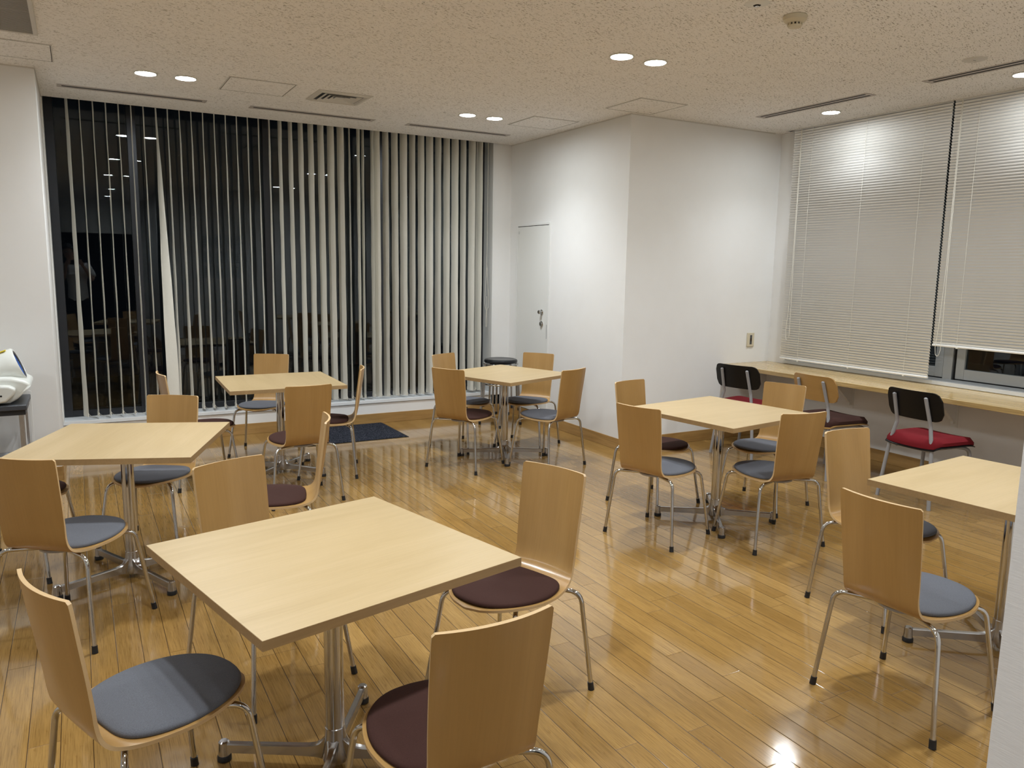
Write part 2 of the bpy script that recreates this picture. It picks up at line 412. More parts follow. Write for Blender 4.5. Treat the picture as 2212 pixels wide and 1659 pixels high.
# wall switch plate on the jut-out wall
sw = empty('switch_plate', (5.487, YC, .915)); tag(sw, 'beige wall plate with a dark slot on the white wall left of the venetian blinds', 'wall plate')
def pl(o, r): o.matrix_parent_inverse = Matrix.Translation(-r.location); return o
pl(MB().box(5.443, 5.531, YC-.012, YC, .850, .980).build('plate', BEIGEP, sw, bevel=.004), sw)
pl(MB().box(5.475, 5.500, YC-.014, YC-.0115, .872, .958).build('slot', DARKGREY, sw, bevel=.001), sw)
pl(MB().box(5.479, 5.496, YC-.0150, YC-.0135, .900, .930).build('button', mat('brown_glass', (.06, .045, .03), .2), sw, bevel=.001), sw)

# ------------------------------------------------------------------ ceiling fittings
def downlight(x, y, label, grp):
    o = empty('downlight', (x, y, H)); tag(o, label, 'ceiling light', grp)
    MB().lathe([(.062, .0), (.074, .0), (.076, -.003), (.074, -.006), (.066, -.007), (.062, -.003)], 40, close=False).build('trim_ring', PLASTICW, o, smooth=40)
    MB().lathe([(.064, -.0015), (.045, -.0035), (.001, -.0045)], 40, close=False).build('lens', LENS, o, smooth=60)
    l = bpy.data.lights.new('lamp', 'SPOT'); l.energy = LAMP_W; l.color = LAMP_C; l.shadow_soft_size = .05
    l.spot_size = R(128); l.spot_blend = 1.0
    lo = bpy.data.objects.new('lamp', l); COL.objects.link(lo); lo.parent = o; lo.location = (0, 0, -.012)
VIS = [(.48, 5.965, 'left downlight of the pair before the left half of the vertical blinds'),
       (.73, 5.965, 'right downlight of the pair before the left half of the vertical blinds'),
       (2.915, 6.035, 'left downlight of the pair near the far corner with the white door'),
       (3.17, 6.035, 'right downlight of the pair near the far corner with the white door'),
       (2.91, 3.92, 'left downlight of the pair in the middle of the ceiling'),
       (3.165, 3.92, 'right downlight of the pair in the middle of the ceiling'),
       (5.272, 4.33, 'single downlight beside the left venetian blind'),
       (5.285, 2.89, 'single downlight cut by the right picture edge above the venetian blinds')]
for x, y, lb in VIS: downlight(x, y, lb, 'recessed round downlights')
OUT = [(.48, 3.93, 'left downlight of the pair just above the upper picture edge, over the left table'), (.73, 3.93, 'right downlight of the pair just above the upper picture edge, over the left table'),
       (.48, 1.95, 'left downlight of the pair over the foreground table, seen only mirrored'), (.73, 1.95, 'right downlight of the pair over the foreground table, seen only mirrored'),
       (2.91, 1.75, 'left downlight of the pair near the rear wall, seen only mirrored'), (3.165, 1.75, 'right downlight of the pair near the rear wall, seen only mirrored'),
       (5.28, 1.40, 'downlight over the near end of the counter, outside the picture'), (.60, -.45, 'downlight in the passage just behind the camera'), (.60, -2.1, 'downlight at the far end of the passage behind the camera'),
       (-2.0, 5.6, 'unseen downlight added to brighten the space left of the device cart'), (-2.0, 3.93, 'downlight added for brightness left of the left table, outside the picture'), (-2.0, 1.95, 'downlight added to brighten the near left part of the room, outside the picture')]  # these three lamps are added to brighten the west part
for x, y, lb in OUT: downlight(x, y, lb, 'recessed round downlights')

def ring(b, x0, x1, y0, y1, wd, z0, z1, mi=0):
    b.box(x0, x1, y0, y0+wd, z0, z1, mi); b.box(x0, x1, y1-wd, y1, z0, z1, mi)
    b.box(x0, x0+wd, y0+wd, y1-wd, z0, z1, mi); b.box(x1-wd, x1, y0+wd, y1-wd, z0, z1, mi)
def hatch(x0, x1, y0, y1, label):
    o = empty('access_hatch', ((x0+x1)/2, (y0+y1)/2, H)); tag(o, label, 'ceiling hatch', 'square ceiling access hatches')
    b = MB(); ring(b, x0, x1, y0, y1, .006, H-.0045, H); pl(b.build('hatch_frame', CEILMETAL, o), o)
    b = MB(); ring(b, x0+.006, x1-.006, y0+.006, y1-.006, .004, H-.0042, H); pl(b.build('shadow_gap', DARK, o), o)
    pl(MB().box(x0+.010, x1-.010, y0+.010, y1-.010, H-.0042, H).build('hatch_panel', CEIL, o), o)
hatch(.98, 1.437, 5.74, 6.18, 'square ceiling hatch left of the square air outlet')
hatch(3.40, 3.852, 5.765, 6.22, 'square ceiling hatch above the far corner, right of a downlight pair')
hatch(3.705, 4.156, 4.735, 5.184, 'square ceiling hatch before the jutting wall corner')
hatch(-.51, -.053, 5.527, 5.968, 'square ceiling hatch at the left picture edge above the wall')

def slot(name, x0, x1, y0, y1, n, label, grp):
    o = empty(name, ((x0+x1)/2, (y0+y1)/2, H)); tag(o, label, 'air slot', grp)
    b = MB(); long_y = (y1-y0) > (x1-x0); cxm, cym = (x0+x1)/2, (y0+y1)/2
    b.box(x0, x1, y0, y1, H-.002, H)
    ring(b, x0, x1, y0, y1, .004, H-.004, H-.002)
    pl(b.build('slot_frame', SLOTM, o), o)
    for dq in ((-.026, .026) if n == 2 else (0,)):
        hw = .010 if n == 2 else .013
        q = MB()
        if long_y: q.box(cxm+dq-hw, cxm+dq+hw, y0+.03, y1-.03, H-.0028, H-.0005)
        else: q.box(x0+.03, x1-.03, cym+dq-hw, cym+dq+hw, H-.0028, H-.0005)
        pl(q.build('slot_shade_strip', DARK, o), o)  # flat dark strip painted in place of the shade inside the slot
g = 'linear air slots in the ceiling'
slot('air_slot', -.05, .965, 6.662, 6.760, 1, 'long thin ceiling slot at left, before the vertical blinds', g)
slot('air_slot', 1.295, 2.34, 6.672, 6.770, 1, 'long thin ceiling slot before the middle of the vertical blinds', g)
slot('air_slot', 2.645, 3.68, 6.672, 6.770, 1, 'long thin ceiling slot before the right end of the vertical blinds', g)
slot('air_slot', 4.925, 5.035, 3.757, 4.785, 2, 'double ceiling slot beside the left venetian blind', g)
slot('air_slot', 4.925, 5.035, 2.25, 3.345, 2, 'double ceiling slot running out of the picture at top right', g)

# square air outlet
ac = empty('air_outlet', (1.812, 5.99, H)); tag(ac, 'square white air outlet with nested cones in the ceiling before the blinds', 'air outlet')
b = MB(); C0 = (1.812, 5.988)
def fr_sq(b, r0_, z0, r1_, z1, th=.002):
    P = []
    for (r_, z_) in ((r0_, z0), (r1_, z1), (r1_, z1+th), (r0_, z0+th)):
        P += [(C0[0]-r_, C0[1]-r_*.95, z_), (C0[0]+r_, C0[1]-r_*.95, z_), (C0[0]+r_, C0[1]+r_*.95, z_), (C0[0]-r_, C0[1]+r_*.95, z_)]
    fs = [(i*4+k, i*4+(k+1) % 4, ((i+1) % 4)*4+(k+1) % 4, ((i+1) % 4)*4+k) for i in range(4) for k in range(4)]
    b.add(P, fs)
fr_sq(b, .205, H-.003, .172, H-.014); fr_sq(b, .172, H-.014, .160, H-.003)
o = pl(b.build('outlet_frame', CEILMETAL, ac), ac)
for (a_, c_) in ((.142, .112), (.103, .074), (.066, .040)):
    b = MB(); fr_sq(b, a_, H-.012, c_, H-.002); pl(b.build('cone', CEILMETAL, ac), ac)
pl(MB().box(C0[0]-.032, C0[0]+.032, C0[1]-.030, C0[1]+.030, H-.008, H-.004).build('center_plate', CEILMETAL, ac), ac)
pl(MB().box(C0[0]-.165, C0[0]+.165, C0[1]-.155, C0[1]+.155, H-.002, H-.0008).build('back_plate', DARKGREY, ac), ac)

# return air grille at the top left
gr = empty('air_grille', (-.45, 4.95, H)); tag(gr, 'grey louvred air grille in a white frame at the top left of the ceiling', 'air grille')
b = MB(); ring(b, -1.0, -.115, 4.40, 5.315, .022, H-.012, H); pl(b.build('grille_frame', CEILMETAL, gr, bevel=.002), gr)
b = MB()
for k in range(44):
    y = 4.425+k*.0200
    b.box(-.978, -.137, y, y+.013, H-.009, H-.006)
b.box(-.978, -.137, 4.84, 4.856, H-.010, H-.003)
pl(b.build('louvre', mat('grey_louvre', (.30, .285, .25), .5), gr), gr)
pl(MB().box(-.978, -.137, 4.42, 5.295, H-.002, H-.0008).build('grille_back', DARKGREY, gr), gr)

# smoke detector
sd = empty('smoke_detector', (3.19, 2.875, H)); tag(sd, 'beige round smoke detector with dark slots on the ceiling at top right', 'smoke detector')
MB().lathe([(.001, 0), (.055, 0), (.058, -.004), (.056, -.022), (.046, -.032), (.036, -.036), (.001, -.036)], 36).build('base', BEIGEP, sd, smooth=35)
MB().lathe([(.001, -.036), (.030, -.036), (.031, -.046), (.001, -.046)], 24).build('dark_ring', DARK, sd, smooth=35)
b = MB()
for k in range(12):
    b.box(-.0045, .0045, .028, .036, -.047, -.035, 0, Matrix.Rotation(2*pi*k/12, 4, 'Z'))
b.lathe([(.001, -.046), (.034, -.046), (.030, -.055), (.001, -.057)], 30)
b.build('cage', BEIGEP, sd, smooth=35)
# speaker disc, round plate
sp_ = empty('sprinkler_plate', (2.895, 2.845, H)); tag(sp_, 'round white fitting with a centre hole at the top edge, left of the smoke detector', 'ceiling fitting')
MB().lathe([(.018, -.010), (.040, -.007), (.056, -.002), (.058, 0)], 36, close=False).build('plate', PLASTICW, sp_, smooth=40)
MB().lathe([(.001, -.003), (.018, -.006), (.018, -.010)], 20, close=False).build('hole', DARKGREY, sp_)
MB().lathe([(.001, -.016), (.009, -.015), (.009, -.004)], 16, close=False).build('nozzle', CHROME, sp_)
dc = empty('ceiling_cover_disc', (4.697, 2.865, H)); tag(dc, 'flat white round cover in the ceiling above the right end of the air slots', 'ceiling fitting')
MB().lathe([(.001, -.006), (.055, -.006), (.064, -.003), (.066, 0)], 40).build('disc', CEILMETAL, dc, smooth=40)
MB().box(-.012, .012, -.002, .002, -.0075, -.006).build('mark', GREYPAINT, dc)

# ------------------------------------------------------------------ vertical blinds
def vane(b, x, ang_top, ang_bot, w_=.096, y=7.268, z1=2.90, z0=.262, sway=0.0):
    n = 14; A = []; G = []
    ph = random.uniform(0, 6)
    for i in range(n+1):
        s = i/n; z = z1+(z0-z1)*s; a = ang_top+(ang_bot-ang_top)*min(1, s*1.15)**1.3 + .03*sin(s*23+ph)
        cx = x+sway*s+.0010*sin(s*31+ph)
        for k in range(5):
            q = (k/4-.5); bow = .004*(1-4*q*q)
            dx, dy = cos(a)*q*w_-sin(a)*bow, sin(a)*q*w_+cos(a)*bow
            A.append((cx+dx, y+dy, z))
    th = .0007; B = []
    for i, p in enumerate(A): B.append((p[0]+th*(-sin(ang_top)), p[1]+th*cos(ang_top), p[2]))
    f = [(i*5+k, i*5+k+1, (i+1)*5+k+1, (i+1)*5+k) for i in range(n) for k in range(4)]
    N = len(A); f2 = [tuple(N+j for j in q[::-1]) for q in f]
    side = [(i*5, (i+1)*5, N+(i+1)*5, N+i*5) for i in range(n)]+[((i)*5+4, N+i*5+4, N+(i+1)*5+4, (i+1)*5+4) for i in range(n)]
    b.add(A+B, f+f2+side)
    # weighted hem pocket
    a = ang_bot; u = Vector((cos(a), sin(a), 0)); v_ = Vector((-sin(a), cos(a), 0)); c0 = Vector((x+sway, y, 0))
    M = Matrix.Translation(c0+Vector((0, 0, z0)))@Matrix.Rotation(a, 4, 'Z')
    b.box(-w_/2, w_/2, -.002, .003, 0, .034, 0, M)
def dang(x, y=7.268): return math.atan2(y, x)
# (x, visible width in metres across the line of sight at the top, at the bottom)
P_ = .0925
lst = [(.002, .021, .034)]
for k in range(1, 25):
    x = .002+P_*k
    if k == 7: lst.append((x, .008, .095)); continue
    if k < 7: vw = .006; vb = .010
    elif k < 12: vw = .007; vb = .030-.004*(k-8)
    elif k < 17: vw = .008; vb = .012
    else: vw = min(.062, .018+.0065*(k-16)); vb = vw
    if k in (17,): vw = vb = .014
    lst.append((x, vw, vb))
lst += [(2.307, .016, .016), (2.395, .030, .026), (2.437, .026, .022)]
B1 = lst
B2 = [(2.530, .030, .030), (2.572, .070, .066)]+[(2.665+.0925*k, .064+.006*((k*37) % 3-1), .064+.006*((k*37) % 3-1)) for k in range(10)]+[(3.597, .070, .066), (3.640, .030, .03), (3.688, .060, .058)]
def vblind(name, items, label, x0, x1):
    items = [(q[0]*.9915, q[1], q[2]) for q in items]
    o = empty(name, (x0, 7.268, 2.94)); tag(o, label, 'vertical blind', 'vertical blinds on the big window')
    pl(MB().box(x0, x1, 7.25, 7.29, 2.915, 2.955).build('headrail', PLASTICW, o), o)
    ends = []
    for (x, vt, vb) in items:
        b = MB(); at = dang(x)+math.asin(vt/.096); ab = dang(x)+math.asin(vb/.096)
        sway = random.uniform(-.004, .004)+(.045 if vb == .095 else 0); zb = .262-.004*random.random()
        vane(b, x, at, ab, sway=sway, z0=zb)
        pl(b.build('vane', VANEF, o, recalc=False, smooth=60), o); ends.append((x+sway, ab, zb))
    b = MB()
    for (xa, aa, za), (xb, ab, zb) in zip(ends[:-1], ends[1:]):
        for sg in (-1,):
            p = Vector((xa+cos(aa)*.042*sg, 7.268+sin(aa)*.042*sg, za+.030)); q = Vector((xb+cos(ab)*.042*sg, 7.268+sin(ab)*.042*sg, zb+.030))
            b.tube([p+(q-p)*t_+Vector((0, 0, -.030*4*t_*(1-t_))) for t_ in [i/8 for i in range(9)]], .0011, 5)
    pl(b.build('bottom_chain', CORD, o), o)
    return o
vblind('vertical_blind', B1, 'cream vertical blind with vanes turned open, covering the left and middle of the big window', -.04, 2.49)
vb2 = vblind('vertical_blind', B2, 'cream vertical blind with nearly closed vanes at the right end of the big window', 2.49, 3.74)
b = MB(); X0 = 3.735
b.tube([(X0, 7.24, 2.92), (X0, 7.24, 1.9), (X0-.004, 7.24, 1.55), (X0-.018, 7.24, 1.30), (X0-.022, 7.24, 1.17), (X0-.012, 7.24, 1.115), (X0+.004, 7.24, 1.10), (X0+.020, 7.24, 1.14), (X0+.020, 7.24, 1.25), (X0+.008, 7.24, 1.42), (X0+.002, 7.24, 1.55)], .0022, 6)
b.tube([(X0, 7.24, 1.25), (X0-.002, 7.24, 1.12), (X0-.010, 7.24, .98), (X0-.008, 7.24, .935), (X0-.001, 7.24, .93), (X0+.006, 7.24, .96), (X0+.002, 7.24, 1.10)], .0022, 6)
pl(b.build('pull_cord', CORD, vb2, smooth=60), vb2)

# ------------------------------------------------------------------ venetian blinds
def venetian(y0, y1, zb, label, cords, loop_y):
    X = 5.675; o = empty('venetian_blind', (X, (y0+y1)/2, 2.90)); tag(o, label, 'venetian blind', 'white venetian blinds over the right-hand windows')
    pl(MB().box(X-.022, X+.022, y0, y1, 2.885, 2.925).build('headrail', PLASTICW, o), o)
    b = MB(); tl = R(57); z = zb+.022; wv = .025; nn = 5
    while z < 2.88:
        vs = []
        for yy in (y0, y1):
            for sd_ in (0, 1):
                for k in range(nn):
                    q = k/(nn-1)-.5; bow = .0022*(1-4*q*q)-(.0003 if sd_ else 0)
                    # room side edge up
                    lx = -cos(tl)*q*wv - sin(tl)*bow; lz = sin(tl)*q*wv - cos(tl)*bow*-1
                    vs.append((X+lx, yy, z+lz))
        def idx(e, s_, k): return e*2*nn+s_*nn+k
        fs = []
        for k in range(nn-1):
            fs += [(idx(0, 0, k), idx(0, 0, k+1), idx(1, 0, k+1), idx(1, 0, k)), (idx(0, 1, k+1), idx(0, 1, k), idx(1, 1, k), idx(1, 1, k+1)),
                   (idx(0, 0, k), idx(0, 1, k), idx(0, 1, k+1), idx(0, 0, k+1)), (idx(1, 0, k+1), idx(1, 1, k+1), idx(1, 1, k), idx(1, 0, k))]
        for k in (0, nn-1): fs.append((idx(0, 0, k), idx(1, 0, k), idx(1, 1, k), idx(0, 1, k)))
        b.add(vs, fs); z += .0215
    so = pl(b.build('slats', SLAT, o, smooth=50), o)
    pl(MB().box(X-.012, X+.012, y0, y1, zb-.004, zb+.012).build('bottom_rail', SLAT, o, bevel=.004), o)
    for c_ in cords:
        b = MB(); b.tube([(X-.016, c_, zb-.006), (X-.015, c_, 2.88)], .0009, 5); b.box(X-.018, X+.014, c_-.007, c_+.007, zb-.008, zb+.000)
        pl(b.build('ladder_cord', CORD, o), o)
    if loop_y:
        b = MB(); lx = X-.030; ly = loop_y
        pts = [(lx, ly-.004, 2.86), (lx, ly-.006, 1.6), (lx, ly-.012, 1.05), (lx, ly-.012, .985), (lx, ly-.004, .945), (lx, ly+.010, .930), (lx, ly+.024, .945), (lx, ly+.030, 1.0), (lx, ly+.018, 1.15), (lx, ly+.004, 1.6), (lx, ly+.002, 2.86)]
        b.tube(arc_path(pts, .02, 4), .0019, 8); pl(b.build('cord_loop', CORD, o, smooth=60), o)
venetian(3.586, 5.030, .755, 'white venetian blind lowered to the wooden counter, left of the dark gap', [4.82, 4.29, 3.78], 4.93)
venetian(2.16, 3.570, 1.010, 'white venetian blind stopping above the counter, right of the dark gap', [3.375, 2.80, 2.3], 3.50)

# ------------------------------------------------------------------ counter
ct = empty('window_counter', (5.43, 3.0, 0)); tag(ct, 'long wooden counter running along the right-hand windows under the venetian blinds', 'counter')
b = MB(); b.box(5.16, XR-.0005, YN+.002, YC-.0005, .668, .703)
pl(b.build('countertop', COUNTERW, ct, bevel=.0025), ct)
for y in (4.29, 3.385, 2.3, 1.3):
    b = MB(); b.prism([(XR-.001, .43), (XR-.001, .667), (XR-.26, .667), (XR-.26, .650), (XR-.03, .45), (XR-.03, .43)], 'y', y-.012, y+.012)
    b.box(XR-.004, XR-.001, y-.03, y+.03, .40, .667)
    pl(b.build('bracket', WHITEPAINT, ct, bevel=.001), ct)

# ------------------------------------------------------------------ plywood chair
def interp(rows, n):
    """Catmull-Rom resample of rows of tuples"""
    out = []; L = [0]
    for a, b_ in zip(rows[:-1], rows[1:]): L.append(L[-1]+math.dist(a[:2], b_[:2])+1e-6)
    for i in range(n):
        s = L[-1]*i/(n-1); k = 0
        while k < len(rows)-2 and L[k+1] < s: k += 1
        t = (s-L[k])/(L[k+1]-L[k]); p0 = rows[max(k-1, 0)]; p1 = rows[k]; p2 = rows[k+1]; p3 = rows[min(k+2, len(rows)-1)]
        out.append(tuple(.5*((2*b1)+(-a1+c1)*t+(2*a1-5*b1+4*c1-d1)*t*t+(-a1+3*b1-3*c1+d1)*t**3) for a1, b1, c1, d1 in zip(p0, p1, p2, p3))+(s,))
    return out
# x, z, half width, forward bow of the side edges
ROWS = [(-.2655, .793, .140, .0225), (-.2650, .789, .1455, .0235), (-.263, .776, .147, .024), (-.252, .70, .146, .023), (-.236, .60, .143, .021), (-.221, .52, .140, .016), (-.209, .465, .138, .010),
        (-.196, .432, .140, .005), (-.176, .411, .146, .001), (-.148, .401, .156, 0), (-.11, .398, .170, 0), (-.06, .399, .184, 0), (0, .401, .192, 0), (.05, .403, .189, 0),
        (.10, .405, .176, 0), (.14, .4055, .157, 0), (.175, .404, .130, 0), (.200, .401, .100, 0), (.217, .397, .066, 0), (.226, .394, .030, 0), (.228, .393, .006, 0)]
def make_shell():
    rows = interp(ROWS, 72); nc = 17; top = []; gr = []
    th = .010
    for i, (x, z, hw, bw, s) in enumerate(rows):
        for k in range(nc):
            q = 2*k/(nc-1)-1
            top.append(Vector((x+bw*q*q, hw*q, z))); gr.append((s, hw*q, 0))
    n = len(rows); N = n*nc
    nor = []
    for i in range(n):
        for k in range(nc):
            a = top[max(i-1, 0)*nc+k]; b_ = top[min(i+1, n-1)*nc+k]; c_ = top[i*nc+max(k-1, 0)]; d_ = top[i*nc+min(k+1, nc-1)]
            v = (b_-a).cross(d_-c_)
            nor.append(v.normalized() if v.length > 1e-9 else Vector((0, 0, 1)))
    if nor[N//2].z < 0: nor = [-v for v in nor]
    bot = [p-v*th for p, v in zip(top, nor)]
    M = MB(); f = [(i*nc+k, i*nc+k+1, (i+1)*nc+k+1, (i+1)*nc+k) for i in range(n-1) for k in range(nc-1)]
    f2 = [tuple(N+j for j in q[::-1]) for q in f]
    rim = list(range(0, nc))+[i*nc+nc-1 for i in range(1, n)]+[(n-1)*nc+k for k in range(nc-2, -1, -1)]+[i*nc for i in range(n-2, 0, -1)]
    sd_ = [(rim[j], rim[(j+1) % len(rim)], N+rim[(j+1) % len(rim)], N+rim[j]) for j in range(len(rim))]
    M.add(top+bot, f+f2, 0, gr+[(a+3, b_+3, c_) for a, b_, c_ in gr])
    b0 = len(M.v)-2*N
    M.f += [tuple(q) for q in sd_]; M.m += [1]*len(sd_)
    o = M.build('seat_shell', [PLY, PLYEDGE], smooth=40)
    bv = o.modifiers.new('bevel', 'BEVEL'); bv.width = .0022; bv.segments = 2; bv.limit_method = 'ANGLE'; bv.angle_limit = R(50)
    return o
def make_pad(m):
    half = [(-.150, 0), (-.149, .04), (-.146, .085), (-.137, .115), (-.120, .138), (-.09, .158), (-.05, .173), (0, .181), (.05, .178), (.10, .165), (.14, .145), (.172, .118), (.196, .086), (.210, .048), (.215, 0)]
    rows = interp([(a, b_) for a, b_ in half], 40); loop = [(a, b_) for a, b_, s in rows]+[(a, -b_) for a, b_, s in rows[-2:0:-1]]
    cx = .03; n = len(loop); vs = []; fs = []
    def zs(x): return .400+.006*min(1, max(0, (x+.1)/.25))
    for (fr_, dz) in ((1.0, .000), (1.004, .005), (.992, .0095), (.965, .0125), (.90, .015), (.75, .017), (.5, .018), (.25, .018)):
        for (x, y) in loop: vs.append((cx+(x-cx)*fr_, y*fr_, zs(x)+dz - (.0 if fr_ > .4 else 0)))
    for i in range(7):
        for k in range(n): fs.append((i*n+k, i*n+(k+1) % n, (i+1)*n+(k+1) % n, (i+1)*n+k))
    vs.append((cx, 0, zs(cx)+.018)); c_ = len(vs)-1
    for k in range(n): fs.append((7*n+k, 7*n+(k+1) % n, c_))
    return MB().add(vs, fs).build('seat_pad', m, smooth=50)
def make_chair():
    root = empty('plywood_chair')
    sh = make_shell(); sh.parent = root
    pd = make_pad(BLUEGREY); pd.parent = root
    MB().lathe([(.001, .371), (.075, .371), (.085, .374), (.088, .384), (.080, .3885), (.001, .3885)], 28).build('mounting_plate', GREYPAINT, root, smooth=35).location = (-.06, 0, 0)
    for (sx, sy) in ((-1, 1), (-1, -1), (1, 1), (1, -1)):
        fx, fy = (-.207, .232*sy) if sx < 0 else (.207, .217*sy)
        bx, by = (-.172, .196*sy) if sx < 0 else (.160, .172*sy)
        pts = arc_path([(-.06+.03*sx, .02*sy, .381), (bx, by, .379), (fx, fy, .004)], .05, 7)
        lg = MB().tube(pts, .0088, 14).build('leg', CHROME, root, smooth=50)
        dv = (Vector((fx, fy, 0))-Vector((bx, by, .379))).normalized(); e = Vector((fx, fy, 0))
        MB().tube([e-dv*.030+Vector((0, 0, .0)), e-dv*.004, e+Vector((0, 0, .0005))], [.0112, .0118, .0122], 14).build('rubber_foot', RUBBER, lg, smooth=50)
    return root
POSE = {"E1": [2.5571, 1.5928, 0.0365], "E2": [3.1859, 2.1507, -1.6258], "C1": [2.5922, 5.3486, 0.5178], "C2": [3.1664, 5.0755, 1.9133], "C3": [2.8667, 5.9412, -1.1212], "C4": [3.3804, 5.7605, -2.4985], "D1": [2.9176, 3.4158, 0.2841], "D2": [3.426, 3.054, 1.4027], "D3": [3.3067, 3.9275, -1.3757], "D4": [3.9199, 3.5611, -2.8688], "B1": [1.2175, 5.0606, 1.6265], "B2": [1.5762, 5.6244, 2.8334], "B3": [1.2721, 6.4547, -2.0964], "B0": [0.7093, 5.7622, 0.081], "A0": [-0.3246, 4.4399, -0.3347], "A1": [-0.0797, 3.6134, 0.9082], "A2": [0.3053, 4.5173, -2.1221], "A3": [0.7942, 3.8051, 2.9055], "F1": [0.1178, 2.1056, 0.3752], "F2": [0.5579, 2.7979, -1.1882], "F3": [1.3008, 2.3232, -2.8074], "F4": [0.7312, 1.6231, 1.5985]}
BR = {'F3', 'F4', 'A0', 'A3', 'B0', 'B1', 'B2', 'C1', 'D3'}
CL = {
 'F1': 'beech plywood chair with blue-grey seat at bottom left of the picture',
 'F2': 'beech plywood chair behind the front table, its backrest rising over the table edge',
 'F3': 'beech plywood chair with brown seat at the right corner of the foreground table',
 'F4': 'beech plywood chair with brown seat at the bottom edge, seen from behind',
 'A0': 'beech plywood chair with dark brown seat mostly hidden behind the left table',
 'A1': 'beech plywood chair with blue-grey seat, back to camera before the left-edge table',
 'A2': 'beech plywood chair with blue-grey seat behind the left table, facing the camera',
 'A3': 'beech plywood chair with brown seat seen side-on, right of the left table',
 'B0': 'beech plywood chair seen side-on at the left of the blinds-side table',
 'B1': 'beech plywood chair with brown seat, back to camera at the blinds-side table',
 'B2': 'beech plywood chair with brown seat, seen side-on beside the navy floor mat',
 'B3': 'beech plywood chair with blue-grey seat between the window-side table and the vertical blinds',
 'C1': 'beech plywood chair with brown seat, front left of the far-corner table, back to camera',
 'C2': 'beech plywood chair with blue-grey seat, front right of the far-corner table, back to camera',
 'C3': 'beech plywood chair with blue-grey seat, back left of the far-corner table by the blinds',
 'C4': 'beech plywood chair with blue-grey seat, at the far-corner table, nearest the white door',
 'D1': 'beech plywood chair with blue-grey seat, front left of the middle right table, back to camera',
 'D2': 'beech plywood chair with blue-grey seat, right one of two backs before the middle-right table',
 'D3': 'beech plywood chair with brown seat beside the lower end of the wall corner',
 'D4': 'beech plywood chair with blue-grey seat, between the middle right table and the counter',
 'E1': 'beech plywood chair with blue-grey seat at lower right, back to camera before the right-edge table',
 'E2': 'beech plywood chair with blue-grey seat on the far left side of the right-edge table'}
proto = make_chair(); brown_mesh = None
first = True
for n_, (x, y, a) in POSE.items():
    o = proto if first else copy_tree(proto); first = False
    o.location = (x, y, 0); o.rotation_euler = (0, 0, a)
    tag(o, CL[n_], 'chair', 'beech plywood chairs at the square tables')
    if n_ in BR:
        for ch in o.children:
            if ch.name.startswith('seat_pad'):
                if brown_mesh is None:
                    brown_mesh = ch.data.copy(); brown_mesh.materials[0] = BROWNF
                ch.data = brown_mesh
                ch['label'] = 'brown seat pad'
    else:
        for ch in o.children:
            if ch.name.startswith('seat_pad'): ch['label'] = 'blue-grey seat pad'

# ------------------------------------------------------------------ square pedestal table
def make_table():
    root = empty('square_table')
    b = MB(); h = .40
    b.box(-h, h, -h, h, TH-.026, TH-.0008, 1); b.box(-h+.0006, h-.0006, -h+.0006, h-.0006, TH-.0008, TH, 0)
    b.build('tabletop', [TOP, TOPEDGE], root)
    MB().lathe([(.029, .13), (.029, TH-.045), (.029, TH-.032)], 36, close=False).build('pole', CHROME, root, smooth=60)
    b = MB(); b.box(-.17, .17, -.02, .02, TH-.040, TH-.0265); b.box(-.02, .02, -.17, .17, TH-.0405, TH-.0268); b.lathe([(.045, TH-.06), (.05, TH-.041)], 24)
    b.build('top_bracket', DARKGREY, root, bevel=.003)
    # cast base with four arms towards the corners
    b = MB(); b.lathe([(.0292, .134), (.0308, .132), (.0325, .10), (.036, .07), (.041, .035), (.038, .022), (.001, .022)], 36)
    for q in range(4):
        M = Matrix.Rotation(pi/4+q*pi/2, 4, 'Z')
        prof = []   # (x, ztop, zbot, halfwidth)
        for (x, zt, zb, hw) in [(.0, .100, .026, .020), (.030, .099, .026, .018), (.038, .088, .027, .014), (.048, .077, .028, .0115), (.062, .070, .030, .0105), (.085, .0665, .031, .0105), (.12, .065, .032, .0105), (.24, .062, .031, .0105), (.345, .060, .030, .0105)]:
            prof.append((x, zt, zb, hw))
        vs = []
        for (x, zt, zb, hw) in prof:
            c_ = .004
            for (yy, zz) in [(-hw, zb), (hw, zb), (hw, zt-c_), (hw*.72, zt), (-hw*.72, zt), (-hw, zt-c_)]: vs.append(M @ Vector((x, yy, zz)))
        k6 = 6; fs = [(i*6+k, i*6+(k+1) % 6, (i+1)*6+(k+1) % 6, (i+1)*6+k) for i in range(len(prof)-1) for k in range(6)]
        fs += [tuple(range(6)), tuple((len(prof)-1)*6+k for k in range(6))]
        b.add(vs, fs)
        b.lathe([(.001, .066), (.012, .066), (.0165, .062), (.0185, .020), (.001, .020)], 24, tuple(M @ Vector((.352, 0, 0))))
    bs = b.build('pedestal_base', POLISHED, root, smooth=25)
    for q in range(4):
        a = pi/4+q*pi/2
        MB().lathe([(.001, .020), (.019, .020), (.0215, .015), (.0215, .002), (.019, 0), (.001, 0)], 24, (.352*cos(a), .352*sin(a), 0)).build('foot', RUBBER, bs, smooth=40)
    return root
TP = {'F': (.615, 2.181, -1.340, 'square maple-topped table in the foreground, nearest the camera'),
      'A': (.159, 4.092, -.365, 'square maple-topped table at the left edge before the device cart'),
      'B': (1.261, 5.770, -1.601, 'square maple-topped table closest to the left half of the vertical blinds'),
      'C': (3.015, 5.499, -1.214, 'square maple-topped table in the far corner beside the black stools'),
      'D': (3.414, 3.462, -1.432, 'square maple-topped table between the jutting white wall corner and the counter'),
      'E': (3.256, 1.639, -1.479, 'square maple-topped table cut by the white wall at the right edge')}
